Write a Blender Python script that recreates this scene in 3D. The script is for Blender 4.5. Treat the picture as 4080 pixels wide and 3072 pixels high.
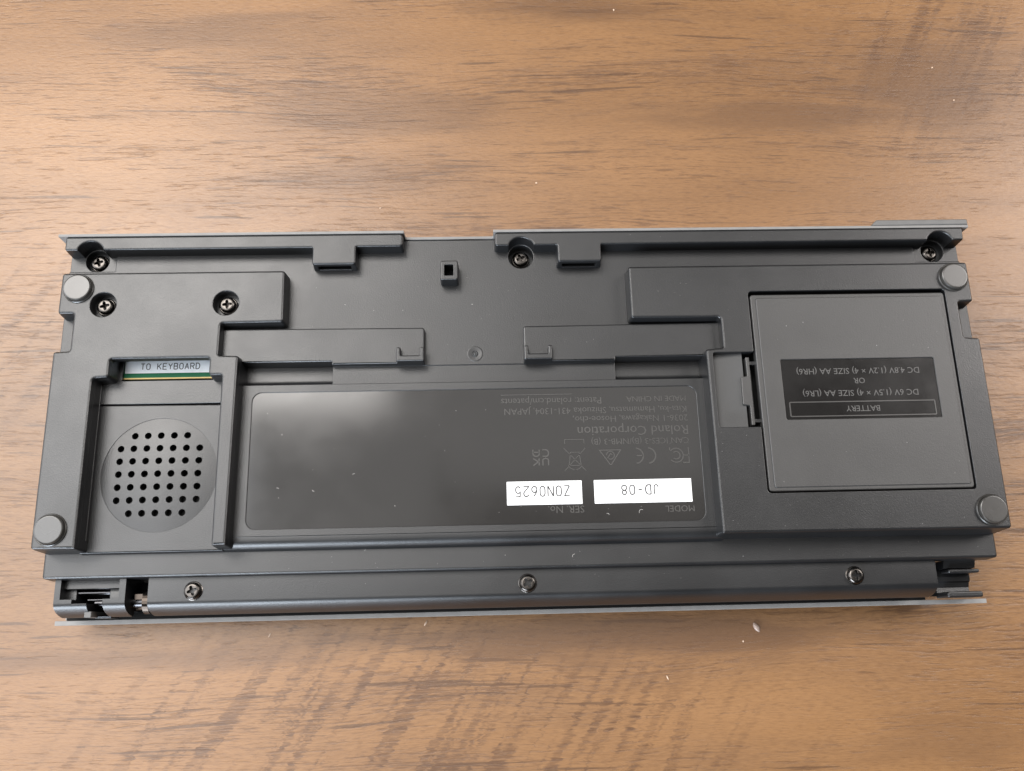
import bpy, bmesh, math, random
from mathutils import Vector, Matrix, geometry
import mathutils
random.seed(7)
sc = bpy.context.scene
for o in list(bpy.data.objects):
    bpy.data.objects.remove(o)
COL = sc.collection
MM = 0.001

# ---------------------------------------------------------------- camera
cam = bpy.data.cameras.new('camera')
co = bpy.data.objects.new('camera', cam)
COL.objects.link(co)
co.location = (140.617*MM, -6.459*MM, 316.605*MM)
co.rotation_mode = 'XYZ'
co.rotation_euler = (0.27121, -0.02576, -0.02438)
cam.sensor_width = 36.0
cam.lens = 36.0*3560.06/4080.0
cam.clip_start = 0.01
cam.clip_end = 50
sc.camera = co

# ---------------------------------------------------------------- room light
sc.view_settings.view_transform = 'Standard'
sc.view_settings.look = 'None'
sc.view_settings.gamma = 1.0
sc.view_settings.exposure = 0.0
world = bpy.data.worlds.new('World')
sc.world = world
world.use_nodes = True
wb = world.node_tree.nodes['Background']
wb.inputs[0].default_value = (1.0, 0.93, 0.86, 1)
wb.inputs[1].default_value = 0.07

def area(name, loc, target, sx, sy, radiance, color):
    l = bpy.data.lights.new(name, 'AREA')
    l.shape = 'RECTANGLE'
    l.size, l.size_y = sx, sy
    l.energy = radiance*math.pi*sx*sy
    l.color = color
    o = bpy.data.objects.new(name, l)
    COL.objects.link(o)
    o.location = loc
    d = Vector(target)-Vector(loc)
    o.rotation_euler = d.to_track_quat('-Z', 'Y').to_euler()
    return o

TC = (0.12, 0.1, 0.0)
area('window_light_back_left', (-0.86, 0.985, 1.9), (-0.86, 0.99, 0), 1.5, 0.89, 11.0, (1.0, 0.96, 0.92))
area('added_fill_left', (-1.1, -0.05, 1.9), (-1.1, -0.04, 0), 1.3, 1.1, 5.0, (0.95, 0.97, 1.0))  # added overhead fill with no real window behind it, brightens the left rail
area('window_light_back_right', (1.62, 0.75, 1.45), TC, 0.8, 0.8, 12.0, (1.0, 0.95, 0.92))
area('window_light_left_side', (-1.6, 0.25, 0.75), (0.1, 0.1, 0.1), 1.5, 1.0, 4.0, (0.92, 0.95, 1.0))
area('window_light_front_left', (-0.85, -1.8, 0.5), (-0.3, 0.0, 0.1), 1.35, 0.9, 20.0, (0.80, 0.89, 1.0))
area('ceiling_light_left', (-0.62, 0.2, 2.3), (-0.62, 0.2001, 0), 1.26, 2.8, 1.75, (1.0, 0.98, 0.96))
area('ceiling_light_front', (0.5, -0.1, 2.3), (0.5, -0.0999, 0), 0.98, 0.94, 0.75, (1.0, 0.97, 0.94))
area('ceiling_light_back', (0.47, 1.0, 2.3), (0.47, 1.0001, 0), 0.90, 1.24, 1.75, (1.0, 0.98, 0.96))

# ---------------------------------------------------------------- node helpers
class NT:
    def __init__(s, name):
        s.m = bpy.data.materials.new(name)
        s.m.use_nodes = True
        s.t = s.m.node_tree
        s.b = s.t.nodes['Principled BSDF']
    def n(s, ty, **kw):
        x = s.t.nodes.new(ty)
        for k, v in kw.items():
            setattr(x, k, v)
        return x
    def l(s, a, b):
        s.t.links.new(a, b)
    def math(s, op, a, b=None, c=None, clamp=False):
        x = s.n('ShaderNodeMath', operation=op, use_clamp=clamp)
        for i, v in enumerate((a, b, c)):
            if v is None: continue
            if isinstance(v, (int, float)): x.inputs[i].default_value = v
            else: s.l(v, x.inputs[i])
        return x.outputs[0]
    def noise(s, vec, scale, detail=3, rough=0.5, dist=0.0):
        x = s.n('ShaderNodeTexNoise')
        x.inputs['Scale'].default_value = scale
        x.inputs['Detail'].default_value = detail
        x.inputs['Roughness'].default_value = rough
        x.inputs['Distortion'].default_value = dist
        s.l(vec, x.inputs['Vector'])
        return x.outputs['Fac']
    def mapping(s, vec, scale=(1, 1, 1), rot=0.0, loc=(0, 0, 0)):
        x = s.n('ShaderNodeMapping')
        x.inputs['Scale'].default_value = scale
        x.inputs['Rotation'].default_value = (0, 0, rot)
        x.inputs['Location'].default_value = loc
        s.l(vec, x.inputs['Vector'])
        return x.outputs[0]
    def ramp(s, fac, lo, hi):
        x = s.n('ShaderNodeMapRange', interpolation_type='SMOOTHSTEP')
        x.inputs[1].default_value = lo
        x.inputs[2].default_value = hi
        s.l(fac, x.inputs[0])
        return x.outputs[0]
    def mix(s, fac, a, b):
        x = s.n('ShaderNodeMix', data_type='RGBA')
        for i, v in ((0, fac), (6, a), (7, b)):
            if isinstance(v, (int, float)): x.inputs[i].default_value = v
            elif isinstance(v, tuple): x.inputs[i].default_value = (*v, 1)
            else: s.l(v, x.inputs[i])
        return x.outputs[2]
    def bump(s, h, strength, dist):
        x = s.n('ShaderNodeBump')
        x.inputs['Strength'].default_value = strength
        x.inputs['Distance'].default_value = dist
        s.l(h, x.inputs['Height'])
        s.l(x.outputs[0], s.b.inputs['Normal'])
    def set(s, **kw):
        for k, v in kw.items():
            i = s.b.inputs[k.replace('_', ' ')]
            if isinstance(v, (int, float)): i.default_value = v
            elif isinstance(v, tuple): i.default_value = (*v, 1)
            else: s.l(v, i)

def plastic(name, col, rough, grain=0.25, spec=0.5, smudge=0.05):
    k = NT(name)
    g = k.n('ShaderNodeNewGeometry').outputs['Position']
    a = k.noise(g, 38, 4, 0.6)
    f = k.noise(g, 2600, 2, 0.6)
    v = k.ramp(a, 0.3, 0.7)
    c = k.mix(v, tuple(x*0.9 for x in col), tuple(x*1.12 for x in col))
    r = k.math('MULTIPLY_ADD', v, smudge, rough-smudge/2)
    k.set(Base_Color=c, Roughness=r, Specular_IOR_Level=spec)
    if grain: k.bump(f, grain, 0.00006)
    return k.m

M_PLA = plastic('matte_dark_plastic', (0.008, 0.0083, 0.0090), 0.36, 0.7, 0.69, 0.07)
M_COVER = plastic('textured_dark_plastic', (0.034, 0.033, 0.032), 0.43, 0.55, 0.74)
M_GLOSS = plastic('glossy_black_plastic', (0.010, 0.0088, 0.008), 0.12, 0.0, 0.6, 0.06)
M_PLAQUE = plastic('black_plaque_plastic', (0.009, 0.0082, 0.0078), 0.18, 0.0, 0.6, 0.06)
M_RUB = plastic('grey_rubber', (0.034, 0.032, 0.029), 0.28, 0.1, 0.75)
M_BLACK = plastic('black_hollow', (0.004, 0.004, 0.004), 0.7, 0.0, 0.2)
M_LETTER = plastic('raised_letter_plastic', (0.075, 0.072, 0.069), 0.42, 0.0)
M_EMBOSS = plastic('embossed_gloss_plastic', (0.055, 0.052, 0.049), 0.35, 0.0)

def simple(name, col, rough, metal=0.0, spec=0.5):
    k = NT(name)
    g = k.n('ShaderNodeNewGeometry').outputs['Position']
    a = k.noise(g, 300, 3)
    k.set(Base_Color=k.mix(k.ramp(a, 0.3, 0.7), tuple(x*0.93 for x in col), tuple(min(1, x*1.05) for x in col)),
          Roughness=rough, Metallic=metal, Specular_IOR_Level=spec)
    return k.m
M_PANEL = simple('silver_grey_painted_metal', (0.25, 0.243, 0.235), 0.45, 0.0)
M_REAR = simple('dull_grey_metal', (0.20, 0.195, 0.19), 0.5)
M_FLANGE = simple('grey_metal', (0.12, 0.118, 0.115), 0.45, 0.0)
M_SCREW = simple('black_nickel', (0.085, 0.078, 0.072), 0.24, 1.0)
M_STEEL = simple('dark_steel', (0.07, 0.07, 0.073), 0.25, 1.0)
M_COLLAR = simple('brown_steel', (0.055, 0.045, 0.038), 0.25, 1.0)
M_STICK = simple('white_sticker_paper', (0.88, 0.88, 0.88), 0.5)
M_PCBW = simple('white_silkscreen', (0.80, 0.85, 0.90), 0.4)
M_PCBG = simple('green_solder_mask', (0.008, 0.11, 0.05), 0.6, 0.0, 0.2)
M_PCBY = simple('gold_board_edge', (0.55, 0.40, 0.14), 0.5)
M_INK = simple('grey_ink', (0.06, 0.065, 0.07), 0.6)
M_INKB = simple('black_ink', (0.02, 0.02, 0.022), 0.6)
M_WORN = plastic('worn_grey_plastic', (0.045, 0.045, 0.045), 0.42, 0.4, 0.5, 0.2)
M_CRUMB = simple('pale_crumb', (0.62, 0.46, 0.34), 0.6)
M_FLAKE = simple('translucent_flake', (0.33, 0.25, 0.21), 0.35)
M_DUST = simple('white_dust', (0.5, 0.48, 0.46), 0.8)

def wood():
    k = NT('brown_wood_laminate')
    P = k.n('ShaderNodeNewGeometry').outputs['Position']
    # gentle wander of the grain
    w = k.noise(k.mapping(P, (3.5, 14, 1)), 1.0, 2)
    w2 = k.noise(k.mapping(P, (14, 50, 1), loc=(3, 1, 0)), 1.0, 2)
    dy = k.math('ADD', k.math('MULTIPLY_ADD', w, 0.022, -0.011), k.math('MULTIPLY_ADD', w2, 0.004, -0.002))
    cmb = k.n('ShaderNodeCombineXYZ')
    k.l(dy, cmb.inputs[1])
    add = k.n('ShaderNodeVectorMath', operation='ADD')
    k.l(P, add.inputs[0]); k.l(cmb.outputs[0], add.inputs[1])
    G = add.outputs[0]
    tone = k.ramp(k.noise(k.mapping(G, (3.2, 17, 1), loc=(5.3, 2.2, 0)), 1.0, 4, 0.55), 0.36, 0.66)
    patch = k.ramp(k.noise(k.mapping(G, (7, 42, 1), loc=(1.7, 8.2, 0)), 1.0, 5, 0.65), 0.42, 0.68)
    clump = k.noise(k.mapping(G, (6.5, 44, 1), loc=(6.1, 0.4, 0)), 1.0, 4, 0.6)
    hair = k.noise(k.mapping(G, (26, 1500, 1), loc=(1, 1, 0)), 1.0, 2, 0.5)
    fine = k.noise(k.mapping(G, (170, 1600, 1)), 1.0, 3, 0.6)
    mid = k.noise(k.mapping(G, (60, 950, 1), loc=(2, 7, 0)), 1.0, 4, 0.62)
    longs = k.noise(k.mapping(G, (19, 520, 1), loc=(9, 3, 0)), 1.0, 3, 0.5)
    # cross figure running up to the right through the grain
    def figure(cx, cy, rx, ry, ang, sc_, seed):
        j = k.noise(k.mapping(P, (110, 900, 1), loc=(seed, 0, 0)), 1.0, 2, 0.6)
        c2 = k.n('ShaderNodeCombineXYZ')
        k.l(k.math('MULTIPLY_ADD', j, 0.007, -0.0035), c2.inputs[0])
        a2 = k.n('ShaderNodeVectorMath', operation='ADD')
        k.l(P, a2.inputs[0]); k.l(c2.outputs[0], a2.inputs[1])
        r = k.mapping(a2.outputs[0], (1, 1, 1), -ang)
        bn = k.noise(k.mapping(r, (13, sc_, 1), loc=(seed, seed, 0)), 1.0, 4, 0.62)
        f = k.ramp(bn, 0.49, 0.60)
        sp = k.n('ShaderNodeSeparateXYZ'); k.l(P, sp.inputs[0])
        ux = k.math('MULTIPLY', k.math('ADD', sp.outputs[0], -cx), 1/rx)
        uy = k.math('MULTIPLY', k.math('ADD', sp.outputs[1], -cy), 1/ry)
        d = k.math('SQRT', k.math('ADD', k.math('MULTIPLY', ux, ux), k.math('MULTIPLY', uy, uy)))
        brk = k.ramp(k.noise(k.mapping(P, (85, 700, 1), loc=(4, seed, 0)), 1.0, 3, 0.6), 0.40, 0.58)
        msk = k.n('ShaderNodeMapRange', interpolation_type='SMOOTHSTEP')
        msk.inputs[1].default_value = 1.0; msk.inputs[2].default_value = 0.35
        k.l(d, msk.inputs[0])
        return k.math('MULTIPLY', k.math('MULTIPLY', f, msk.outputs[0]), k.math('MULTIPLY_ADD', brk, 0.55, 0.45))
    fg = k.math('MAXIMUM', figure(0.120, -0.050, 0.16, 0.075, math.radians(57), 210, 1.3),
                k.math('MULTIPLY', figure(-0.02, 0.10, 0.10, 0.07, math.radians(50), 150, 4.1), 0.6))
    fg = k.math('MAXIMUM', fg, k.math('MULTIPLY', figure(0.335, 0.215, 0.07, 0.055, math.radians(62), 170, 7.7), 0.8))
    # pores and dashes appear in clumps
    bias = k.math('ADD', k.math('MULTIPLY', patch, 0.06), k.math('MULTIPLY_ADD', clump, 0.46, -0.245))
    bias = k.math('MULTIPLY_ADD', fg, 0.10, bias)
    d1 = k.ramp(k.math('ADD', mid, bias), 0.565, 0.635)
    d2 = k.ramp(k.math('ADD', longs, bias), 0.63, 0.69)
    d3 = k.ramp(k.math('ADD', fine, bias), 0.555, 0.645)
    d4 = k.ramp(k.math('ADD', hair, bias), 0.48, 0.68)
    base = k.mix(tone, (0.218, 0.109, 0.042), (0.284, 0.147, 0.060))
    base = k.mix(k.math('MULTIPLY', patch, 0.5), base, (0.165, 0.086, 0.040))
    base = k.mix(k.math('MULTIPLY', d4, 0.22), base, (0.140, 0.066, 0.026))
    base = k.mix(k.math('MULTIPLY', d3, 0.45), base, (0.125, 0.058, 0.024))
    base = k.mix(k.math('MULTIPLY', d1, 0.55), base, (0.105, 0.048, 0.020))
    base = k.mix(k.math('MULTIPLY', d2, 0.70), base, (0.072, 0.034, 0.016))
    base = k.mix(k.math('MULTIPLY', fg, 0.60), base, (0.105, 0.048, 0.020))
    fib = k.noise(k.mapping(G, (300, 2700, 1), loc=(4, 4, 0)), 1.0, 2, 0.6)
    base = k.mix(k.math('MULTIPLY', k.ramp(fib, 0.50, 0.66), 0.30), base, (0.118, 0.056, 0.024))
    base = k.mix(k.math('MULTIPLY', k.ramp(fib, 0.48, 0.34), 0.22), base, (0.31, 0.172, 0.074))
    def stain_and_shade(cx, cy, rx, ry, seed):
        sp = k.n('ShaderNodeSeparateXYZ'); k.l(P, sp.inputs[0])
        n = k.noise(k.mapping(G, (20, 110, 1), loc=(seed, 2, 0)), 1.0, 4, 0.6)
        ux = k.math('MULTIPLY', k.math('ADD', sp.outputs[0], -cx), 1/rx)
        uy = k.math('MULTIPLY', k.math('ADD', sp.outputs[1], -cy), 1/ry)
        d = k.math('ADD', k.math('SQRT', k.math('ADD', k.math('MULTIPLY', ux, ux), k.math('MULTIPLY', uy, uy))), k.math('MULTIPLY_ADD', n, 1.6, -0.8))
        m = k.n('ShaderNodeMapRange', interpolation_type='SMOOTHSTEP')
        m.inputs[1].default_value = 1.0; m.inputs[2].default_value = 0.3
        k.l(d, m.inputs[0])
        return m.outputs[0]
    for cx, cy, rx, ry, am, sd in ((0.325, 0.208, 0.045, 0.032, .6, 1.0), (0.185, -0.009, 0.12, 0.011, .75, 3.0), (0.10, 0.197, 0.07, 0.016, .45, 5.0), (0.175, 0.246, 0.05, 0.012, .6, 6.0),  # band along the device front: dark grain plus shade painted into the wood
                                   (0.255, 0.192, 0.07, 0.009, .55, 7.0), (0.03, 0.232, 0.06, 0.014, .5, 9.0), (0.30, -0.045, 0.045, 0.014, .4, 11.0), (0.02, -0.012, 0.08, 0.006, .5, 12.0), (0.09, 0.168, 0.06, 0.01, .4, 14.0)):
        base = k.mix(k.math('MULTIPLY', stain_and_shade(cx, cy, rx, ry, sd), am), base, (0.112, 0.055, 0.025))
    emb = k.noise(k.mapping(G, (420, 1100, 1)), 1.0, 3, 0.65)
    pore = k.math('ADD', emb, k.math('MULTIPLY', d1, -0.5))
    k.set(Base_Color=base, Roughness=k.math('MULTIPLY_ADD', emb, 0.12, 0.29), Specular_IOR_Level=0.6)
    k.bump(pore, 0.28, 0.00022)
    return k.m
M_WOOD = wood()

# ---------------------------------------------------------------- mesh helpers
ORG = {}
def link(name, bm, mat, parent=None, loc=(0, 0, 0), smooth=False):
    """bm is in millimetres; loc in device millimetres."""
    me = bpy.data.meshes.new(name)
    bmesh.ops.scale(bm, vec=(MM, MM, MM), verts=bm.verts)
    bmesh.ops.recalc_face_normals(bm, faces=bm.faces)
    bm.to_mesh(me); bm.free()
    mats = mat if isinstance(mat, (list, tuple)) else [mat]
    for m in mats: me.materials.append(m)
    if smooth:
        for p in me.polygons: p.use_smooth = True
        me.set_sharp_from_angle(angle=math.radians(40))
    return place(name, me, parent, loc)

def place(name, me, parent, loc):
    o = bpy.data.objects.new(name, me)
    COL.objects.link(o)
    w = Vector(loc)*MM
    if parent is not None:
        o.parent = parent
        o.location = w-ORG[parent.name]
    else:
        o.location = w
    ORG[o.name] = w
    return o

def rnd(pts, r=0.8, seg=4):
    out = []
    n = len(pts)
    for i, p in enumerate(pts):
        rr = p[2] if len(p) > 2 else r
        P = Vector(p[:2]); A = Vector(pts[i-1][:2]); B = Vector(pts[(i+1) % n][:2])
        if rr <= 0:
            out.append(P); continue
        u = (A-P); v = (B-P)
        lu, lv = u.length, v.length
        u.normalize(); v.normalize()
        ang = math.acos(max(-1, min(1, u.dot(v))))
        if ang > math.radians(178):
            out.append(P); continue
        t = min(rr/math.tan(ang/2), lu*0.49, lv*0.49)
        rr = t*math.tan(ang/2)
        c = P+(u+v).normalized()*(rr/math.sin(ang/2))
        a0 = math.atan2(*(P+u*t-c).yx); a1 = math.atan2(*(P+v*t-c).yx)
        da = (a1-a0+math.pi) % (2*math.pi)-math.pi
        for k in range(seg+1):
            a = a0+da*k/seg
            out.append(c+Vector((math.cos(a), math.sin(a)))*rr)
    return out

def circ(x, y, r, n=32, a0=0.0):
    return [Vector((x+r*math.cos(a0+2*math.pi*i/n), y+r*math.sin(a0+2*math.pi*i/n))) for i in range(n)]

def rect(x0, y0, x1, y1, r=0.8, seg=4):
    return rnd([(x0, y0), (x1, y0), (x1, y1), (x0, y1)], r, seg)

def sarea(p):
    return sum(p[i-1].x*p[i].y-p[i].x*p[i-1].y for i in range(len(p)))/2

def offs(p, d):
    n = len(p); out = []
    for i in range(n):
        e1 = (p[i]-p[i-1]); e2 = (p[(i+1) % n]-p[i])
        n1 = Vector((-e1.y, e1.x)).normalized(); n2 = Vector((-e2.y, e2.x)).normalized()
        s = 1+n1.dot(n2)
        m = (n1+n2)/s if s > 0.3 else (n1+n2)
        out.append(p[i]+m*d)
    return out

def plate(bm, outer, holes, z0, z1, bev=0.35, draft=0.0, hbev=None, seg=3, hz0=None, mi=0):
    """solid plate with rounded top edge, drafted walls and through holes"""
    if hbev is None: hbev = bev
    caps = []
    for idx, loop in enumerate([outer]+list(holes)):
        p = [Vector(q) for q in loop]
        a = sarea(p)
        if (idx == 0 and a < 0) or (idx > 0 and a > 0): p.reverse()
        b = bev if idx == 0 else hbev
        rings = [(-draft if idx == 0 else 0.0, z0)]
        if b > 0:
            for k in range(seg+1):
                t = math.pi/2*k/seg
                rings.append((b*(1-math.cos(t)), z1-b+b*math.sin(t)))
        else:
            rings.append((0.0, z1))
        prev = None
        for d, z in rings:
            q = offs(p, d) if d else p
            vs = [bm.verts.new((v.x, v.y, z)) for v in q]
            if prev:
                n = len(vs)
                for i in range(n):
                    f = bm.faces.new((prev[i-1], prev[i], vs[i], vs[i-1])); f.material_index = mi
            prev = vs
        caps.append(prev)
    tris = geometry.tessellate_polygon([[v.co for v in c] for c in caps])
    flat = [v for c in caps for v in c]
    for t in tris:
        try:
            f = bm.faces.new([flat[i] for i in t]); f.material_index = mi
        except ValueError:
            pass
    return bm

def box(bm, x0, x1, y0, y1, z0, z1, bev=0.2, r=0.25, draft=0.0):
    return plate(bm, rect(x0, y0, x1, y1, max(r, bev), 2), [], z0, z1, bev, draft, seg=2)

def lathe(bm, prof, n=28, cx=0, cy=0, cap=True):
    prev = None
    for r, z in prof:
        vs = [bm.verts.new((cx+r*math.cos(2*math.pi*i/n), cy+r*math.sin(2*math.pi*i/n), z)) for i in range(n)]
        if prev:
            for i in range(n): bm.faces.new((prev[i-1], prev[i], vs[i], vs[i-1]))
        prev = vs
    if cap: bm.faces.new(prev)
    return bm

def prism_x(bm, prof, x0, x1):
    """profile of (y, z), extruded along x, both ends closed"""
    a = [bm.verts.new((x0, y, z)) for y, z in prof]
    b = [bm.verts.new((x1, y, z)) for y, z in prof]
    n = len(prof)
    for i in range(n): bm.faces.new((a[i-1], a[i], b[i], b[i-1]))
    bm.faces.new(a); bm.faces.new(list(reversed(b)))
    return bm

def cyl_x(bm, x0, x1, y, z, r, n=20):
    return prism_x(bm, [(y+r*math.cos(2*math.pi*i/n), z+r*math.sin(2*math.pi*i/n)) for i in range(n)], x0, x1)

def ribbon(bm, pts, w, z0, z1, closed=False):
    pts = [Vector(p) for p in pts]
    n = len(pts); L = []; Rr = []
    for i in range(n):
        if closed: a, b = pts[i-1], pts[(i+1) % n]
        else: a, b = pts[max(0, i-1)], pts[min(n-1, i+1)]
        d1 = (pts[i]-a); d2 = (b-pts[i])
        d1 = d1.normalized() if d1.length > 1e-9 else d2.normalized()
        d2 = d2.normalized() if d2.length > 1e-9 else d1
        m = d1+d2
        m = m.normalized() if m.length > 1e-6 else d1
        k = max(0.5, m.dot(d1))
        nn = Vector((-m.y, m.x))*(w/2/k)
        L.append(pts[i]+nn); Rr.append(pts[i]-nn)
    def ring(q, z): return [bm.verts.new((v.x, v.y, z)) for v in q]
    lt, rt, lb, rb = ring(L, z1), ring(Rr, z1), ring(L, z0), ring(Rr, z0)
    rng = range(n) if closed else range(1, n)
    for i in rng:
        bm.faces.new((lt[i-1], lt[i], rt[i], rt[i-1]))
        bm.faces.new((lt[i-1], lb[i-1], lb[i], lt[i]))
        bm.faces.new((rt[i-1], rt[i], rb[i], rb[i-1]))
    if not closed:
        bm.faces.new((lt[0], rt[0], rb[0], lb[0])); bm.faces.new((lt[-1], lb[-1], rb[-1], rt[-1]))
    return bm

def arc(cx, cy, r, a0, a1, n=10, ry=None):
    ry = ry or r
    return [(cx+r*math.cos(math.radians(a0+(a1-a0)*i/n)), cy+ry*math.sin(math.radians(a0+(a1-a0)*i/n))) for i in range(n+1)]

def text_mesh(bm, s, x0, x1, y0, y1, z, h, flip=True, fity=False, thin=0.0):
    """built-in font, fitted between x0 and x1; flip = read from the rear edge"""
    cu = bpy.data.curves.new('t', 'FONT')
    cu.body = s; cu.size = 1.0; cu.extrude = 0.05; cu.resolution_u = 2; cu.offset = thin
    ob = bpy.data.objects.new('t', cu); COL.objects.link(ob)
    bpy.context.view_layer.update()
    me = bpy.data.meshes.new_from_object(ob.evaluated_get(bpy.context.evaluated_depsgraph_get()))
    bpy.data.objects.remove(ob); bpy.data.curves.remove(cu)
    xs = [v.co.x for v in me.vertices]; ys = [v.co.y for v in me.vertices]
    ax, bx, ay, by = min(xs), max(xs), min(ys), max(ys)
    k = (x1-x0)/(bx-ax)
    ky = (y1-y0)/(by-ay) if fity else k
    cx, cy = (x0+x1)/2, (y0+y1)/2
    for v in me.vertices:
        u = (v.co.x-(ax+bx)/2)*k; w = (v.co.y-(ay+by)/2)*ky
        if flip: u, w = -u, -w
        v.co = (cx+u, cy+w, z+(h if v.co.z > 0 else -0.05))
    bm.from_mesh(me)
    bpy.data.meshes.remove(me)
    return bm

# plotter-like stroke letters on a 4 x 6 grid
def _el(a0, a1, cx=2, cy=3, rx=2, ry=3, n=14): return arc(cx, cy, rx, a0, a1, n, ry)
GL = {
 'T': [[(0, 6), (4, 6)], [(2, 6), (2, 0)]],
 'O': [arc(2, 4.4, 1.9, 0, 180, 8, 1.6)+arc(2, 1.6, 1.9, 180, 360, 8, 1.6)+[(3.9, 4.4)]],
 '0': [arc(2, 4.2, 1.8, 0, 180, 8, 1.8)+arc(2, 1.8, 1.8, 180, 360, 8, 1.8)+[(3.8, 4.2)]],
 'K': [[(0, 6), (0, 0)], [(4, 6), (0, 2.4)], [(1.3, 3.5), (4, 0)]],
 'E': [[(4, 6), (0, 6), (0, 0), (4, 0)], [(0, 3.1), (3.3, 3.1)]],
 'Y': [[(0, 6), (2, 3), (4, 6)], [(2, 3), (2, 0)]],
 'B': [[(0, 0), (0, 6), (2.6, 6)]+arc(2.6, 4.6, 1.2, 90, -90, 6, 1.45)+[(0, 3.15)], [(2.6, 3.15)]+arc(2.6, 1.57, 1.4, 90, -90, 6, 1.57)+[(0, 0)]],
 'A': [[(0, 0), (2, 6)], [(2, 6), (4, 0)], [(0.7, 2), (3.3, 2)]],
 'R': [[(0, 0), (0, 6), (2.5, 6)]+arc(2.5, 4.5, 1.4, 90, -90, 6, 1.5)+[(0, 3)], [(2.2, 3), (4, 0)]],
 'D': [[(0, 0), (0, 6), (1.8, 6)]+arc(1.8, 3, 2.2, 90, -90, 10, 3)+[(0, 0)]],
 'J': [[(3.4, 6), (3.4, 1.6)]+arc(1.9, 1.6, 1.5, 0, -180, 8, 1.6)],
 '-': [[(0.6, 3), (3.4, 3)]],
 '8': [arc(2, 4.6, 1.5, 0, 360, 14, 1.4), arc(2, 1.6, 1.9, 0, 360, 14, 1.6)],
 'Z': [[(0, 6), (4, 6)], [(3.9, 5.9), (0.1, 0.1)], [(0, 0), (4, 0)]],
 'N': [[(0, 0), (0, 6)], [(0.15, 6), (3.85, 0)], [(4, 0), (4, 6)]],
 '6': [arc(2, 1.8, 1.9, 0, 360, 16, 1.8), [(0.15, 2.2), (1.0, 4.4), (2.6, 6)]],
 '2': [arc(2, 4.3, 1.8, 165, -30, 10, 1.7)+[(0, 0), (4, 0)]],
 '5': [[(3.7, 6), (0.6, 6), (0.3, 3.2)]+arc(1.9, 2.0, 1.9, 130, -150, 12, 2.0)],
 ' ': []}
def strokes(bm, s, x0, x1, y0, y1, z, w, h=0.04, flip=True):
    n = len(s); pitch = 6.0
    tot = pitch*(n-1)+4
    kx = (x1-x0)/tot; ky = (y1-y0)/6
    for i, ch in enumerate(s):
        for st in GL[ch]:
            q = []
            for u, v in st:
                u = (u+pitch*i)*kx; v = v*ky
                q.append((x1-u, y1-v) if flip else (x0+u, y0+v))
            ribbon(bm, q, w, z-0.02, z+h)
    return bm

# ================================================================ TABLE
bm = bmesh.new()
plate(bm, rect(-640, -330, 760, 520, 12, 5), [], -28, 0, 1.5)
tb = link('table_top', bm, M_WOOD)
tb['kind'] = 'structure'
tb['label'] = 'brown wood grain laminate table top under the black device'

# ================================================================ DEVICE
Z3, L1, ZB = 40.5, 34.5, 40.0
dev = bpy.data.objects.new('sound_module', None)
COL.objects.link(dev)
dev.location = (154*MM, 62*MM, 0)
dev.empty_display_size = 0.02
ORG[dev.name] = Vector(dev.location)
dev['label'] = 'dark grey electronic sound module lying face down on the table, plastic underside up'
dev['category'] = 'sound module'
def part(name, bm, mat, par=None, loc=(0, 0, 0), smooth=False):
    return link(name, bm, mat, par or dev, loc, smooth)

# front control panel (metal) lying face down on its caps
bm = bmesh.new(); plate(bm, rect(3.0, 0.97, 287.0, 123.9, 0.5, 2), [], 10.4, 11.9, 0.12, seg=2)
panel = part('front_panel', bm, M_PANEL)
bm = bmesh.new(); plate(bm, rect(-0.3, -0.5, 308.3, 0.95, 0.1, 1), [], 10.4, 12.0, 0.1, seg=2)
part('front_lip', bm, M_PANEL, panel)
cap0 = None
for cx in (14, 84, 154, 224, 278):
    for cy in (22, 100):
        if cap0 is None:
            bm = bmesh.new()
            lathe(bm, [(0.01, 0), (5.0, 0), (5.6, 0.6), (6, 10.6)], 24)
            cap0 = part('control_knob', bm, M_RUB, panel, (cx, cy, 0))
        else:
            place('control_knob', cap0.data, panel, (cx, cy, 0))

# rear metal sheet with its low middle section
bm = bmesh.new()
def sheet_y(bm, prof, y0, y1):
    a = [bm.verts.new((x, y0, z)) for x, z in prof]; b = [bm.verts.new((x, y1, z)) for x, z in prof]
    n = len(prof)
    for i in range(n): bm.faces.new((a[i-1], a[i], b[i], b[i-1]))
    bm.faces.new(a); bm.faces.new(list(reversed(b)))
sheet_y(bm, [(0.2, 12), (307.6, 12), (307.6, 39.8), (144.9, 40.2), (144.6, 40.1), (144.6, 35.3), (144.1, 34.9), (115.2, 34.9), (114.7, 35.3), (114.5, 40.1), (114.2, 40.2), (0.2, 40.2)], 124.05, 124.9)
part('rear_panel', bm, M_REAR)
bm = bmesh.new()
plate(bm, rnd([(273.9, 125.0, 0), (307.6, 125.0, 0), (307.6, 127.1, .5), (276.0, 127.1, 1.2)], .4, 3), [], 20, 40.0, 0.45)
part('rear_flange', bm, M_FLANGE)

# lower body, hidden mostly below the tray
bm = bmesh.new(); plate(bm, rect(3.0, 13.5, 305.0, 123.6, 1.0), [], 12.0, 28.0, 0.3)
part('lower_body', bm, M_PLA)

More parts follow.
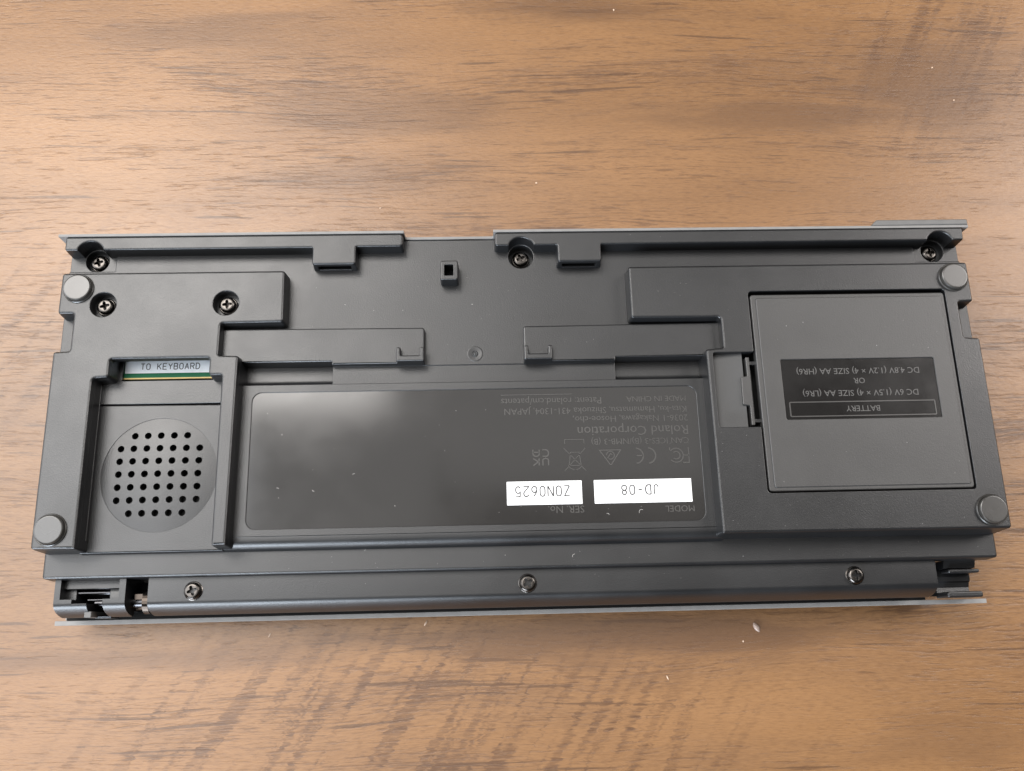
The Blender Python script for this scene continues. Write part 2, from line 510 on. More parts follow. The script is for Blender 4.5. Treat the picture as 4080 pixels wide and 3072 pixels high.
# ---- base tray at L1
CS = [(11.0, 117.9), (153.9, 117.4), (297.0, 117.9)]      # rear screw wells
tray_out = rnd([(2.3, 24.2, .1), (16.9, 24.2, .1), (16.9, 76.0, .1), (21.5, 76.0, .1), (21.5, 85.0, .1), (52.9, 85.0, .1), (52.9, 76.0, .1), (57.4, 76.0, .1),
                (57.4, 24.2, .1), (305.6, 24.2, .1), (305.7, 113.8, .3), (290.3, 113.8, .3), (290.3, 118.4, .1), (290.3, 123.9, .1), (17.5, 123.9, .1), (17.5, 118.4, .1), (17.5, 113.8, .3), (2.3, 113.8, .3)])
label_hole = rect(65.6, 26.6, 210.2, 70.7, 3.0, 6)
mid_hole = rnd([(61.5, 73.35, .6), (91.2, 73.35, .1), (184.0, 73.35, .1), (213.2, 73.35, .6), (213.2, 80.4, .1), (184.0, 80.4, .1), (184.0, 79.1, .1), (91.2, 79.1, .1), (91.2, 80.4, .1), (61.5, 80.4, .1)])
batt_hole = rect(229.0, 34.0, 295.2, 101.0, .1, 2)
latch_hole = rect(215.4, 55.2, 228.9, 80.0, .1, 2)
bm = bmesh.new()
plate(bm, tray_out, [label_hole, mid_hole, batt_hole, latch_hole, circ(153.9, 117.4, 4.25, 32), circ(137.8, 82.9, 1.15, 20)], 27.0, L1, 0.3, 0.25, hbev=0.22)
# lower pads round the two rear corner screws
plate(bm, rect(2.2, 113.9, 17.6, 123.85, .3, 2), [circ(*CS[0], 3.9, 28)], 28.0, L1-0.9, 0.2, hbev=.15)
plate(bm, rect(290.2, 113.9, 305.8, 123.85, .3, 2), [circ(*CS[2], 3.9, 28)], 28.0, L1-0.9, 0.2, hbev=.15)
# floor of the wells
plate(bm, circ(153.9, 117.4, 4.4, 32), [], 26.0, 29.6, 0)
part('base_tray', bm, M_PLA)
# moulding gate mark
bm = bmesh.new()
lathe(bm, [(1.2, 33.2), (1.15, 34.3), (0.85, 34.75), (0.5, 34.55), (0.25, 34.8)], 9, 137.8, 82.9)
part('gate_mark', bm, M_WORN)
bm = bmesh.new()
lathe(bm, [(1.1, 34.2), (1.1, 34.52), (2.3, 34.62), (2.6, 34.58), (2.75, 34.4)], 28, 137.8, 82.9, cap=False)
part('gate_ring', bm, M_PLA)
# strip between the two troughs, a hair lower
bm = bmesh.new(); plate(bm, rect(91.15, 73.2, 184.05, 79.3, .1, 2), [], 28.0, L1-0.35, 0.12)
part('step_strip', bm, M_PLA)
# two troughs with rounded front wall
for i, (a, b) in enumerate(((61.4, 91.0), (184.2, 213.3))):
    bm = bmesh.new()
    pr = [(80.5, 27), (80.5, 31.2), (75.6, 31.2)]
    for k in range(1, 7):
        t = math.pi/2*k/6
        pr.append((75.6-2.2*math.sin(t), 33.4-2.2*math.cos(t)))
    pr += [(73.3, 34.2), (73.2, 27)]
    prism_x(bm, pr, a, b)
    part('trough', bm, M_PLA, smooth=True)

# rounded wall below the label floor
bm = bmesh.new()
pr = [(26.0, 28), (26.0, 34.3), (24.25, 34.42)]
for k in range(0, 9):
    t = math.pi/2*k/8
    pr.append((23.9-3.4*math.sin(t), 30.9+3.5*math.cos(t)))
pr += [(20.1, 29.6), (20.1, 28)]
prism_x(bm, pr, 57.0, 215.5)
part('front_slope', bm, M_PLA, smooth=True)

# ---- raised rear rails with slotted brackets
def rail(pts_low, pts_top, bx0, bx1):
    bm = bmesh.new()
    plate(bm, pts_low, [], 30.0, 38.6, 0.0, 0.35)
    plate(bm, pts_top, [], 38.2, ZB, 0.6, 0.06, seg=4)
    for x0, x1 in ((bx0, bx0+1.7), (bx1-1.8, bx1)):
        plate(bm, rect(x0, 113.2, x1, 119.6, .35, 2), [], 33.0, 38.4, 0.05, 0.3, seg=2)
    return part('rear_rail', bm, M_PLA)
def notch(cx, cy, r, y, n=14):
    """points of a half round bite seen from the rail front, left to right"""
    h = math.asin(max(-1, min(1, (y-cy)/r)))
    return [(cx+r*math.cos(math.pi-h-(math.pi-2*h)*i/n), cy+r*math.sin(math.pi-h-(math.pi-2*h)*i/n), 0) for i in range(n+1)]
n0 = notch(*CS[0], 4.5, 119.3)
left_low = rnd([(2.6, 119.3, .4)]+n0+[(114.2, 119.4, .9), (114.2, 123.95, .9), (2.6, 123.95, .3)])
left_top = rnd([(2.6, 119.3, .6)]+n0+[(84.2, 119.3, .5), (84.2, 113.2, .8), (98.6, 113.2, .8), (98.6, 119.4, .5), (114.2, 119.4, 1.0), (114.2, 123.95, 1.0), (2.6, 123.95, .6)])
rl = rail(left_low, left_top, 84.2, 98.6)
n1 = notch(153.9, 117.5, 4.6, 119.2); n2 = notch(297.0, 117.9, 4.6, 119.3)
right_low = rnd([(145.0, 119.2, .9)]+n1+n2+[(305.2, 119.4, .4), (305.4, 123.95, .3), (145.0, 123.95, .9)])
right_top = rnd([(145.0, 119.2, 1.0)]+n1+[(166.0, 119.3, .5), (166.0, 113.2, .8), (180.8, 113.2, .8), (180.8, 119.3, .5)]+n2+[(305.2, 119.4, .6), (305.4, 123.95, .6), (145.0, 123.95, 1.0)])
rr = rail(right_low, right_top, 166.0, 180.8)
for bx0, bx1, par in ((84.2, 98.6, rl), (166.0, 180.8, rr)):
    bm = bmesh.new(); plate(bm, rect(bx0+1.8, 116.0, bx1-1.9, 119.0, .1, 1), [], 33.5, 38.1, 0)
    part('slot_hollow', bm, M_BLACK, par)
    bm = bmesh.new(); plate(bm, rect(bx0+1.7, 113.0, bx1-1.8, 113.5, .1, 1), [], 33.5, 35.4, 0.1)
    part('slot_lip', bm, M_PLA, par)

# ---- square post
bm = bmesh.new()
plate(bm, rect(126.7, 107.1, 132.6, 114.0, .7, 3), [rect(128.05, 108.6, 131.05, 112.5, .3, 2)], 33.0, ZB, 0.4, 0.2, hbev=0.12)
part('square_post', bm, M_PLA)
bm = bmesh.new(); plate(bm, rect(127.9, 108.4, 131.2, 112.7, .1, 1), [], 33.2, 34.8, 0)
part('post_hollow', bm, M_BLACK)

# ---- raised blocks carrying the feet
CY = 99.75
left_blk = rnd([(3.1, 21.4, .9), (16.3, 21.3, .3), (16.3, 74.9, 1.2), (21.2, 75.2, .9), (21.2, 81.2, 1.0), (52.8, 81.2, .9), (52.8, 75.4, .9), (57.0, 75.3, .6), (57.1, 21.5, .3),
                (61.4, 21.5, .4), (61.9, 81.7, .9), (55.5, 81.9, .7), (55.6, 92.8, 1.0), (75.7, 93.0, .9), (75.5, 110.9, .9), (3.1, 110.9, .9), (3.0, 96.9, .8), (8.2, 96.9, .8), (8.2, 84.1, .8), (3.0, 83.9, .8)])
bm = bmesh.new()
wells = [circ(17.3, CY, 4.2, 32), circ(56.9, CY, 4.2, 32)]
low = [Vector((p.x, 85.0)) if 21.0 < p.x < 53.0 and 80 < p.y < 82 else p for p in left_blk]
plate(bm, offs(low, -0.2 if sarea(low) > 0 else 0.2), wells, 29.9, 38.3, 0, 0.5)
plate(bm, left_blk, wells, 38.0, Z3, 0.75, 0.2, hbev=.3, seg=4)
bl = part('raised_block', bm, M_PLA)
for cx in (17.3, 56.9):
    bm = bmesh.new(); plate(bm, circ(cx, CY, 4.3, 28), [], 33, 36.4, 0)
    part('screw_well_floor', bm, M_PLA, bl)
right_blk = rnd([(213.6, 21.7, .6), (304.5, 21.4, .9), (304.6, 83.9, .8), (299.4, 84.3, .8), (299.4, 96.6, .8), (304.5, 96.8, .8), (304.5, 110.9, .9), (189.4, 110.8, .9),
                 (189.4, 92.7, .9), (219.0, 92.5, 1.0), (219.0, 81.9, .7), (213.2, 81.4, .9)])
cover_hole = rnd([(228.9, 33.9, 1.2), (295.4, 33.9, 1.2), (295.4, 101.3, 1.2), (228.9, 101.3, 1.2), (228.9, 80.2, .5), (215.4, 80.2, .8), (215.4, 55.2, .8), (228.9, 55.2, .5)])
bm = bmesh.new()
plate(bm, right_blk, [cover_hole], 29.9, Z3, 0.75, 0.75, hbev=.25, seg=4)
br = part('raised_block', bm, M_PLA)
# latch pocket: worn grey slope, then a deep slot
bm = bmesh.new()
pr = [(215.0, 37.6), (216.0, 37.6), (225.2, 38.8), (225.2, 28), (215.0, 28)]
a = [bm.verts.new((x, 55.0, z)) for x, z in pr]; b = [bm.verts.new((x, 80.4, z)) for x, z in pr]
for i in range(5): bm.faces.new((a[i-1], a[i], b[i], b[i-1]))
bm.faces.new(a); bm.faces.new(b)
part('latch_pocket', bm, M_WORN, br)
bm = bmesh.new(); plate(bm, rect(225.3, 33.0, 296, 102, .1, 1), [], 28.5, 32.0, 0)
part('battery_bay_floor', bm, M_BLACK, br)

# ---- battery cover
bm = bmesh.new()
plate(bm, rect(229.5, 34.35, 294.95, 100.15, 1.0, 4), [rect(237.2, 57.2, 288.1, 77.5, .5, 2)], 37.6, 40.2, 0.35, hbev=0.1)
bc = part('battery_cover', bm, M_COVER)
bm = bmesh.new()
plate(bm, rect(231.2, 35.5, 293.9, 98.9, 0.7, 4), [rect(237.3, 57.3, 288.0, 77.4, .5, 2)], 39.5, 40.55, 0.28, hbev=0.2)
part('cover_panel', bm, M_COVER, bc)
bm = bmesh.new(); plate(bm, rect(237.0, 57.0, 288.3, 77.7, .3, 2), [], 38.5, 40.15, 0)
lab = part('battery_plaque', bm, M_PLAQUE, bc)
bm = bmesh.new()
ribbon(bm, rect(238.9, 58.3, 286.3, 63.0, .3, 2), 0.35, 40.1, 40.36, True)
part('plaque_frame', bm, M_EMBOSS, bc)
for s, x0, x1, y0, y1 in (('DC 6V (1.5V \u00d7 4) SIZE AA (LR6)', 243.6, 281.4, 64.7, 67.6), ('OR', 260.7, 264.4, 69.1, 70.8),
                          ('DC 4.8V (1.2V \u00d7 4) SIZE AA (HR6)', 242.3, 282.7, 72.1, 75.0), ('BATTERY', 257.1, 268.1, 59.6, 61.7)):
    bm = bmesh.new(); text_mesh(bm, s, x0, x1, y0, y1, 40.15, 0.16)
    part('lettering', bm, M_LETTER, bc)
# latch: springy bar with thumb tab
bm = bmesh.new()
plate(bm, rnd([(226.2, 55.9), (227.3, 55.9), (227.3, 78.7), (226.2, 78.7), (226.2, 72.3), (224.2, 72.0), (224.0, 62.8), (226.2, 62.4)], .25, 2), [], 33, 39.6, 0.2, seg=2)
part('latch', bm, M_COVER, bc)
bm = bmesh.new(); plate(bm, rect(227.2, 57.0, 229.8, 58.2, .1, 1), [], 33, 38.4, .1, seg=1); plate(bm, rect(227.2, 76.4, 229.8, 77.6, .1, 1), [], 33, 38.4, .1, seg=1)
part('latch_arm', bm, M_PLA, bc)

# ---- low plateaus with U hooks
def plateau(pts, hx0, hx1):
    bm = bmesh.new(); plate(bm, rnd(pts, .8), [], 31.0, 37.0, 0.5, 0.25)
    p = part('plateau', bm, M_PLA)
    bm = bmesh.new()
    plate(bm, rnd([(hx0, 79.25), (hx1, 79.25), (hx1, 84.0), (hx1-1.4, 84.0), (hx1-1.4, 81.2), (hx0+1.4, 81.2), (hx0+1.4, 84.0), (hx0, 84.0)], .4, 3), [], 33.0, 39.6, 0.45, 0.1)
    part('hook', bm, M_PLA, p)
plateau([(55.0, 80.25, .1), (91.2, 80.25, .1), (91.25, 79.25, .1), (121.3, 79.25), (121.3, 91.5), (55.0, 91.9, .1)], 112.3, 121.36)
plateau([(153.9, 79.25), (184.0, 79.25, .1), (184.05, 80.25, .1), (219.5, 80.25, .1), (219.5, 91.9, .1), (153.9, 91.5)], 153.86, 163.1)

# ---- speaker bay
bm = bmesh.new()
plate(bm, rnd([(14.5, 20.55, .1), (58.5, 20.55, .1), (58.5, 67.5, .1), (14.5, 67.8, .1)]), [circ(37.1, 44.85, 18.3, 64)], 28.5, 33.0, 0.4, 0.5, hbev=0.05)
plate(bm, rect(14.5, 67.9, 58.5, 75.7, .1, 1), [], 28.5, 33.75, 0.15)
bay = part('speaker_bay', bm, M_PLA)
holes = []
for r, y in enumerate((57.4, 53.25, 49.15, 45.0, 40.85, 36.75, 32.6)):
    for c in range(7):
        if r in (0, 6) and c in (0, 6): continue
        holes.append(circ(24.45+4.15*c, y, 1.1, 16))
bm = bmesh.new()
pv, pe = [], []
for lp in [circ(37.1, 44.85, 18.32, 72)]+holes:
    b0 = len(pv); n = len(lp); pv += lp
    pe += [(b0+q, b0+(q+1) % n) for q in range(n)]
hc = [(sum(p.x for p in h)/len(h), sum(p.y for p in h)/len(h)) for h in holes]
for ix in range(-20, 21):
    for iy in range(-20, 21):
        x, y = 37.1+ix*0.93+(0.45 if iy % 2 else 0), 44.85+iy*0.93
        if math.hypot(x-37.1, y-44.85) < 17.8 and all(math.hypot(x-a, y-b) > 1.35 for a, b in hc):
            pv.append(Vector((x, y)))
cv, ce, cf = geometry.delaunay_2d_cdt(pv, pe, [], 0, 1e-4)[:3]
dome = lambda x, y: 32.85+0.95*(1-((x-37.1)**2+(y-44.85)**2)/18.32**2)
gv = [bm.verts.new((v.x, v.y, dome(v.x, v.y))) for v in cv]
for f in cf:
    c = sum((cv[q] for q in f), Vector((0, 0)))/len(f)
    if all(math.hypot(c.x-a, c.y-b) > 1.05 for a, b in hc):
        bm.faces.new([gv[q] for q in f])
for e in [e for e in bm.edges if len(e.link_faces) == 1]:
    a, b = e.verts
    bm.faces.new((a, b, bm.verts.new((b.co.x, b.co.y, 31.4)), bm.verts.new((a.co.x, a.co.y, 31.4))))
bmesh.ops.delete(bm, geom=[v for v in bm.verts if not v.link_faces], context='VERTS')
bmesh.ops.remove_doubles(bm, verts=[v for v in bm.verts if v.co.z < 31.5], dist=1e-4)
part('speaker_grille', bm, M_PLA, bay, smooth=True)
bm = bmesh.new(); lathe(bm, [(17.8, 28.9), (17.8, 29.6), (6, 28.9), (5.8, 29.4), (3, 30.2), (0.5, 30.5)], 32, 37.1, 44.85)
part('speaker_cone', bm, M_BLACK, bay)

# ---- keyboard connector board
bm = bmesh.new(); plate(bm, rect(20.9, 76.85, 53.4, 85.0, .1, 1), [], 30.6, 31.9, 0)
pcb = part('circuit_board', bm, M_PCBG)
bm = bmesh.new(); plate(bm, rect(22.9, 78.75, 52.6, 84.6, .1, 1), [], 31.85, 32.0, 0)
part('white_print', bm, M_PCBW, pcb)
bm = bmesh.new(); plate(bm, rect(22.6, 76.75, 52.6, 77.2, .1, 1), [], 31.2, 31.93, 0)
part('board_edge', bm, M_PCBY, pcb)
bm = bmesh.new(); strokes(bm, 'TO KEYBOARD', 28.0, 47.1, 80.0, 81.95, 32.0, 0.27, flip=False)
part('lettering', bm, M_INK, pcb)
bm = bmesh.new(); plate(bm, rnd([(16.4, 75.5, .1), (22.7, 75.5, .8), (22.7, 83, .1), (16.4, 83, .1)]), [], 29, 33.3, .2)
part('connector_wall', bm, M_PLA)
bm = bmesh.new(); plate(bm, rect(21.0, 75.6, 53.2, 84.2, .1, 1), [], 28.6, 30.2, 0)
part('connector_hollow', bm, M_BLACK)

# ---- glossy rating plate with embossed writing
bm = bmesh.new(); plate(bm, rect(65.3, 26.3, 210.5, 71.0, 3, 5), [], 29.0, L1-0.28, 0)
rp = part('rating_plate', bm, M_GLOSS)
ZR = L1-0.28
def emboss(name, fn, mat=M_EMBOSS):
    bm = bmesh.new(); fn(bm); return part(name, bm, mat, rp)
for s, x0, x1, y0, y1 in (('MODEL', 197.5, 206.8, 29.4, 31.5), ('SER. No.', 160.3, 171.7, 29.6, 32.2), ('CAN ICES-3 (B)/NMB-3 (B)', 175.0, 206.7, 51.6, 54.0),
                          ('Roland Corporation', 170.7, 206.7, 54.8, 58.2), ('2036-1 Nakagawa, Hosoe-cho,', 169.4, 206.9, 59.0, 61.7),
                          ('Kita-ku, Hamamatsu, Shizuoka 431-1304, JAPAN', 147.1, 206.7, 61.9, 64.7), ('MADE IN CHINA', 187.2, 206.7, 65.5, 67.6),
                          ('Patent: roland.cm/patents', 146.1, 178.9, 65.3, 68.0)):
    emboss('lettering', lambda bm: text_mesh(bm, s, x0, x1, y0, y1, ZR, 0.14))
W = 0.30; h0, h1 = ZR-0.05, ZR+0.14
emboss('underline', lambda bm: ribbon(bm, [(146.1, 68.6), (169.4, 68.6)], 0.22, h0, h1))
def flipc(cx, cy): return lambda x, y: (cx-x, cy-y)
def g_fcc(bm):
    f = flipc(203.1, 47.6)
    for st in ([(-3.2, -2.6), (-3.2, 2.4), (-1.2, 2.4)], [(-3.2, 0), (-1.6, 0)], arc(0.9, 0, 2.3, 40, 320, 16), arc(0.9, 0, 1.25, 50, 310, 12)):
        ribbon(bm, [f(*p) for p in st], 0.34, h0, h1)
    ribbon(bm, [f(*p) for p in [(2.9, -2.6), (2.9, -1.6)]], .34, h0, h1)
def g_ce(bm):
    f = flipc(192.05, 47.7)
    for st in (arc(-1.0, 0, 2.5, 95, 265, 12), arc(3.0, 0, 2.5, 95, 265, 12), [(0.6, 0), (2.6, 0)]):
        ribbon(bm, [f(*p) for p in st], 0.45, h0, h1)
def g_rcm(bm):
    f = flipc(180.9, 47.4)
    ribbon(bm, [f(-3.4, -2.3), f(3.4, -2.3), f(0.2, 2.4), f(-0.2, 2.4)], .32, h0, h1, True)
    ribbon(bm, [f(*p) for p in arc(0, -.6, 1.3, 60, 360, 12)], .3, h0, h1)
    ribbon(bm, [f(-.6, -.7), f(-.1, -1.2), f(1.0, .4)], .3, h0, h1)
def g_bin(bm):
    f = flipc(169.45, 46.8)
    for st in ([(-3.5, -3.8), (3.4, 3.6)], [(3.5, -3.8), (-3.4, 3.6)], [(-1.9, 1.8), (-1.4, -2.4), (1.4, -2.4), (1.9, 1.8)], [(-2.2, 1.9), (2.2, 1.9)], arc(0, 1.9, 2.0, 15, 165, 8, 1.3), [(-.8, 3.3), (.8, 3.3)]):
        ribbon(bm, [f(*p) for p in st], .22, h0, h1)
    ribbon(bm, [f(-3.1, -5.2), f(-3.1, -6.6), f(3.1, -6.6), f(3.1, -5.2)], .22, h0, h1)
def g_uk(bm):
    f = flipc(158.4, 47.7)
    for st in ([(-2.5, 2.6), (-2.5, .9)]+arc(-1.6, .9, .9, 180, 360, 6, .6)+[(-.7, 2.6)], [(.5, 2.6), (.5, .3)], [(2.4, 2.6), (.7, 1.4), (2.4, .3)],
               [(-.6, -.4), (-1.7, -.4)]+arc(-1.7, -1.4, .9, 90, 270, 6, 1.1)+[(-.6, -2.5)], [(.4, -2.6), (.4, -1.2)]+arc(1.4, -1.2, 1.0, 180, 0, 8, .8)+[(2.4, -2.6)], [(.4, -1.7), (2.4, -1.7)]):
        ribbon(bm, [f(*p) for p in st], .38, h0, h1)
for nm, fn in (('compliance_mark', g_fcc), ('compliance_mark', g_ce), ('compliance_mark', g_rcm), ('crossed_bin_mark', g_bin), ('compliance_mark', g_uk)):
    emboss(nm, fn)
for s, x0, x1, tx0, tx1, ty0, ty1 in (('JD-08', 175.15, 206.4, 183.9, 195.8, 35.2, 38.2), ('Z0N0625', 147.3, 171.25, 150.0, 167.3, 35.2, 38.4)):
    bm = bmesh.new(); plate(bm, rect(x0, 32.55, x1, 40.05, .15, 2), [], ZR-0.05, ZR+0.12, 0.03, seg=1)
    st = part('sticker', bm, M_STICK); st['label'] = 'white sticker printed %s in thin black characters' % s
    bm = bmesh.new(); strokes(bm, s, tx0, tx1, ty0, ty1, ZR+0.12, 0.35)
    part('lettering', bm, M_INKB, st)

# ---- feet
foot = None
for x, y in ((8.95, 105.3), (298.9, 105.3), (8.6, 27.1), (298.9, 27.2)):
    if foot is None:
        bm = bmesh.new()
        lathe(bm, [(4.95, -0.3), (4.95, 0.35), (4.75, 0.55), (4.55, 0.5), (4.45, 0.4), (4.42, 1.35), (4.32, 1.6), (4.05, 1.72), (3.85, 1.74), (0.01, 1.74)], 48)
        foot = part('rubber_foot', bm, M_RUB, None, (x, y, Z3))
    else:
        place('rubber_foot', foot.data, dev, (x, y, Z3))

# ---- screws: washer head, domed cap with cross recess
def screw_mesh():
    bm = bmesh.new()
    lathe(bm, [(2.2, -1.5), (3.05, -0.9), (3.05, -0.55), (2.75, -0.35), (2.6, -0.35)], 32, cap=False)
    w, L = 0.5, 1.55
    cr = []
    for q in range(4):
        a = math.pi/2*q
        for u, v in ((w, -w), (L*0.75, -w*0.85), (L, -w*0.55), (L, w*0.55), (L*0.75, w*0.85)):
            cr.append(Vector((u*math.cos(a)-v*math.sin(a), u*math.sin(a)+v*math.cos(a))))
    plate(bm, circ(0, 0, 2.65, 36), [cr], -0.9, 1.15, 1.05, hbev=0.08, seg=5)
    lathe(bm, [(1.7, -0.8), (0.6, -1.0)], 16)
    return bm
scr = None
for x, y, z, a in ((11.2, 117.6, 32.3, .3), (153.9, 117.4, 32.0, .45), (296.4, 117.6, 32.3, .1), (17.3, CY, 38.2, .25), (56.9, CY, 38.2, .1),
                   (48.5, 8.8, 27.5, .35), (153.4, 8.75, 27.5, .6), (258.5, 8.75, 27.5, .05)):
    if scr is None:
        scr = part('screw', screw_mesh(), M_SCREW, None, (x, y, z)); o = scr
    else:
        o = place('screw', scr.data, dev, (x, y, z))
    o.rotation_euler = (0, 0, a)
# hole floor of the two corner wells
bm = bmesh.new(); plate(bm, circ(*CS[0], 4.1, 28), [], 28.5, 30.6, 0)
part('screw_well_floor', bm, M_PLA)
bm = bmesh.new(); plate(bm, circ(*CS[2], 4.1, 28), [], 28.5, 30.6, 0)
part('screw_well_floor', bm, M_PLA)

# ---- ledge and front roll
bm = bmesh.new(); plate(bm, rect(2.5, 13.2, 304.45, 40.0, .9, 3), [], 24.0, 30.0, 0.8, 0.35, seg=4)
part('ledge', bm, M_PLA)
def roll_profile(ymax=13.0):
    """rounded front, undercut towards the metal lip"""
    pr = [(3.2, 12.3), (3.2, 18.2), (1.75, 18.6)]
    for k in range(0, 13):
        t = 0.40+(math.pi/2-0.40)*k/12
        y = 6.0-4.75*math.cos(t); z = 14.5+12.5*math.sin(t)
        if y > ymax:
            break
        pr.append((y, z))
    if ymax < 3.2:
        return [(1.3, 12.3), (1.3, 19.3), (ymax, 19.6), (ymax, 12.3)]
    pr += [(ymax, pr[-1][1]), (ymax, 12.3)]
    return pr
bm = bmesh.new(); plate(bm, rect(3.5, 1.0, 287.5, 5.0, .1, 1), [], 11.8, 12.15, 0)  # black strip added so the gap under the roll stays in deep shade
part('gap_shade_strip', bm, M_BLACK)
bm = bmesh.new()
prism_x(bm, roll_profile(), 34.4, 285.2)
part('front_roll', bm, M_PLA, smooth=True)
# hinge housing at the left end: shell in columns with a stepped cut-out
bm = bmesh.new()
rp2 = roll_profile(13.0)
prism_x(bm, rp2, 5.5, 7.3); prism_x(bm, rp2, 25.4, 27.4)
prism_x(bm, roll_profile(7.0), 7.3, 11.0)
prism_x(bm, roll_profile(5.7), 11.0, 15.6)
prism_x(bm, roll_profile(1.9), 15.6, 20.6)
prism_x(bm, roll_profile(7.0), 20.6, 25.4)
plate(bm, rect(6.8, 10.2, 25.5, 13.3, .1, 1), [], 12.3, 24.5, 0.2)
plate(bm, rect(6.8, 6.5, 10.6, 10.3, .1, 1), [], 12.3, 22.6, 0.2); plate(bm, rect(20.9, 6.5, 25.5, 10.3, .1, 1), [], 12.3, 22.6, 0.2)
hh = part('hinge_housing', bm, M_PLA, smooth=True)
bm = bmesh.new(); plate(bm, rect(7.0, 1.6, 34.5, 12.4, .1, 1), [], 12.2, 13.4, 0)
part('hinge_hollow', bm, M_BLACK, hh)
bm = bmesh.new(); cyl_x(bm, 10.8, 20.8, 9.2, 21.3, 0.7); cyl_x(bm, 13.4, 20.8, 7.0, 20.4, 0.45)
part('hinge_rod', bm, M_STEEL, hh, smooth=True)
bm = bmesh.new(); box(bm, 14.3, 16.5, 1.5, 3.4, 14, 24.6, .2)
part('hinge_pin', bm, M_FLANGE, hh)
bm = bmesh.new(); cyl_x(bm, 15.9, 18.2, 6.0, 20.3, 1.1); cyl_x(bm, 18.6, 20.7, 4.2, 18.0, .7)
part('hinge_spring', bm, M_STEEL, hh, smooth=True)
bm = bmesh.new(); cyl_x(bm, 27.4, 34.6, 6.2, 19.5, 1.9)
part('hinge_shaft', bm, M_STEEL, smooth=True)
bm = bmesh.new(); cyl_x(bm, 31.4, 33.2, 6.2, 19.5, 3.9, 28)
box(bm, 28.6, 31.4, 6.6, 8.6, 18, 22.6, .2); box(bm, 28.3, 31.4, 3.6, 4.8, 17, 20.0, .2)
part('shaft_collar', bm, M_COLLAR, smooth=False)
# bracket with two rails at the right end
bm = bmesh.new(); plate(bm, rect(285.2, 2.0, 297.5, 13.0, .1, 1), [], 12.2, 13.6, 0)
eb = part('end_bracket', bm, M_BLACK)
bm = bmesh.new()
pr = [(13.0, 22.5), (10.6, 21.6), (10.2, 13.5), (13.0, 13.5)]
prism_x(bm, pr, 290.3, 300.8)
pr = [(10.3, 13.4), (10.3, 17.4), (8.0, 18.4), (6.6, 18.0), (6.2, 17.4), (4.6, 16.6), (3.0, 16.8), (3.0, 13.4)]
prism_x(bm, pr, 289.4, 300.4)
part('bracket_channel', bm, M_PLA, eb)
for y0, y1, z, x0, x1 in ((9.0, 10.3, 23.0, 291.2, 301.6), (1.3, 3.2, 21.2, 290.8, 302.6)):
    bm = bmesh.new(); plate(bm, rect(x0, y0, x1, y1, .6, 4), [], 13.4, z, 0.5)
    part('bracket_rail', bm, M_PLA, eb)

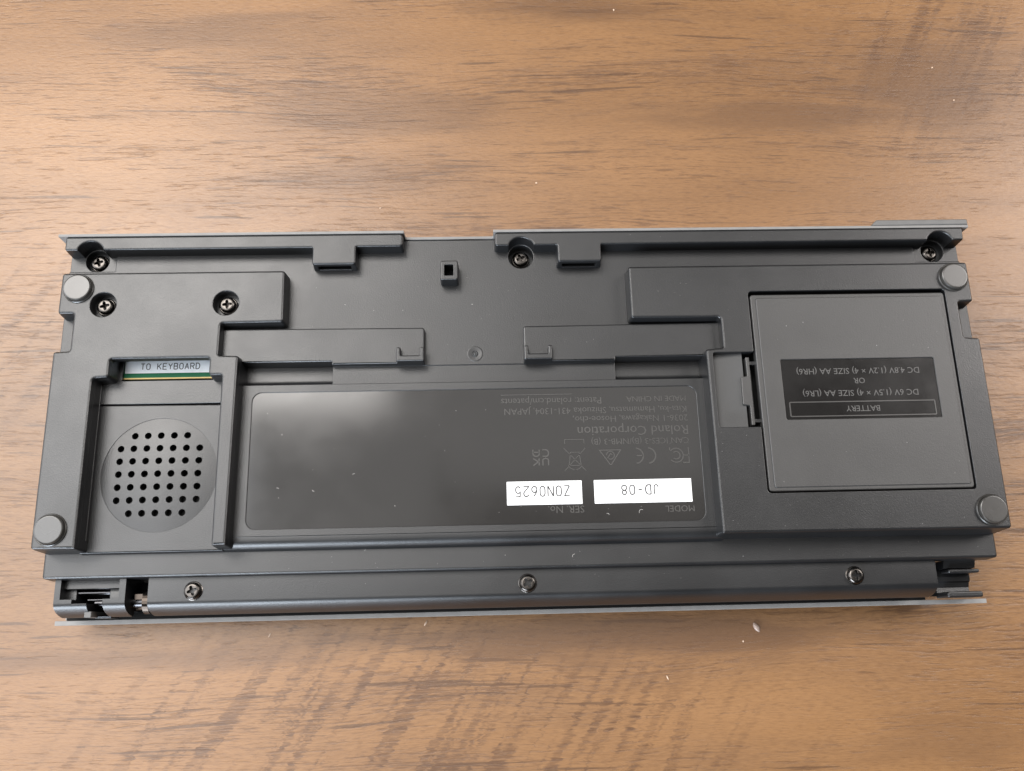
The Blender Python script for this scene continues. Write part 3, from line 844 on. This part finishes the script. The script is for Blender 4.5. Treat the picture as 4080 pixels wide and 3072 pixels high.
# ================================================================ CRUMBS AND DUST
def crumb(name, x, y, L, w, a, mat, label, cat='crumb', sharp=0.7):
    bm = bmesh.new()
    bmesh.ops.create_icosphere(bm, subdivisions=2, radius=0.5)
    for v in bm.verts:
        n = mathutils.noise.noise(v.co*3+Vector((x, y, 0)))
        t = 1-sharp*(abs(v.co.x)*2)**3
        v.co = Vector((v.co.x*L, v.co.y*w*t*(1+.3*n), max(-.1, v.co.z)*w*.8*t))
    bmesh.ops.rotate(bm, cent=(0, 0, 0), matrix=Matrix.Rotation(math.radians(a), 3, 'Z'), verts=bm.verts)
    zmin = min(v.co.z for v in bm.verts)
    for v in bm.verts: v.co.z -= zmin
    o = link(name, bm, mat, None, (x, y, 0.0), True)
    o['label'] = label; o['category'] = cat; o['group'] = 'crumbs scattered on the table'
CR = [(119.4, -2.4, 2.2, .62, 58, M_CRUMB, 'pale seed shaped crumb lying just below the front edge of the device'),
      (233.0, -6.5, 3.8, 1.9, -62, M_FLAKE, 'greyish translucent flake on the table, largest of the specks below the device'),
      (66.6, -5.0, 1.9, .3, 62, M_CRUMB, 'thin faint splinter below the left half of the device front'),
      (201.1, -22.2, 1.7, .45, -70, M_CRUMB, 'small pale sliver on bare wood near the bottom of the photo'),
      (162.5, 163.7, .9, .8, 10, M_CRUMB, 'round pale crumb on the wood above the middle gap of the device'),
      (328.3, 214.9, 1.0, .7, 40, M_CRUMB, 'pale dot of a crumb highest up at the right of the table'),
      (334.9, 199.5, .9, .7, 80, M_CRUMB, 'pale dot of a crumb nearest the dark knot at the right edge'),
      (101.6, 153.6, .8, .6, 0, M_CRUMB, 'tiny crumb above the left half of the device'),
      (197.4, 243.5, 1.1, .7, 80, M_CRUMB, 'tiny crumb at the very top of the photo'),
      (228.0, -11.0, .8, .5, 80, M_CRUMB, 'tiny pale speck just under the grey flake')]
for i, (x, y, L, w, a, m, lab_) in enumerate(CR):
    crumb('flake' if m is M_FLAKE else 'crumb', x, y, L, w, a, m, lab_, 'flake' if m is M_FLAKE else 'crumb', 0.5 if m is M_FLAKE else .7)

bm = bmesh.new()
def speck(x, y, z, r):
    q = bmesh.ops.create_icosphere(bm, subdivisions=1, radius=r)
    bmesh.ops.scale(bm, vec=(random.uniform(.7, 1.8), random.uniform(.5, 1), .5), verts=q['verts'])
    bmesh.ops.rotate(bm, cent=(0, 0, 0), matrix=Matrix.Rotation(random.uniform(0, 3), 3, 'Z'), verts=q['verts'])
    bmesh.ops.translate(bm, vec=(x, y, z+r*.3), verts=q['verts'])
for (x0, x1, y0, y1, z, n) in ((67, 208, 28, 69, ZR, 24), (122, 152, 80, 112, L1, 14), (78, 125, 93, 110, L1, 8), (190, 226, 94, 109, Z3, 10), (215, 228, 24, 54, Z3, 8), (232, 293, 37, 56, 40.55, 8),
                               (232, 293, 79, 98, 40.55, 12), (60, 300, 14, 19, 30.0, 26), (60, 280, 9, 12, 27.0, 14), (230, 292, 23, 33, Z3, 8), (186, 300, 120, 123.5, ZB, 6), (167, 180, 81, 90, 37.0, 4)):
    for i in range(n): speck(random.uniform(x0, x1), random.uniform(y0, y1), z, random.choice((.045, .05, .06, .07, .11)))
for x, y, z, r, a0, a1 in ((189.9, 29.6, ZR, .8, 60, 200), (179.0, 28.9, ZR, .5, 0, 120), (99.0, 43.0, ZR, .7, 80, 150), (86.4, 38.9, ZR, .6, 200, 280), (74.8, 39.0, ZR, .6, 30, 110),
                          (101.5, 20.6, 30.0, 1.0, -60, 50), (168.5, 16.5, 30.0, .8, 90, 190)):
    ribbon(bm, arc(x, y, r, a0, a1, 7), .09, z, z+.06)
dust = link('dust', bm, M_DUST)
dust['kind'] = 'stuff'
dust['label'] = 'fine white dust specks strewn over the black plastic underside'
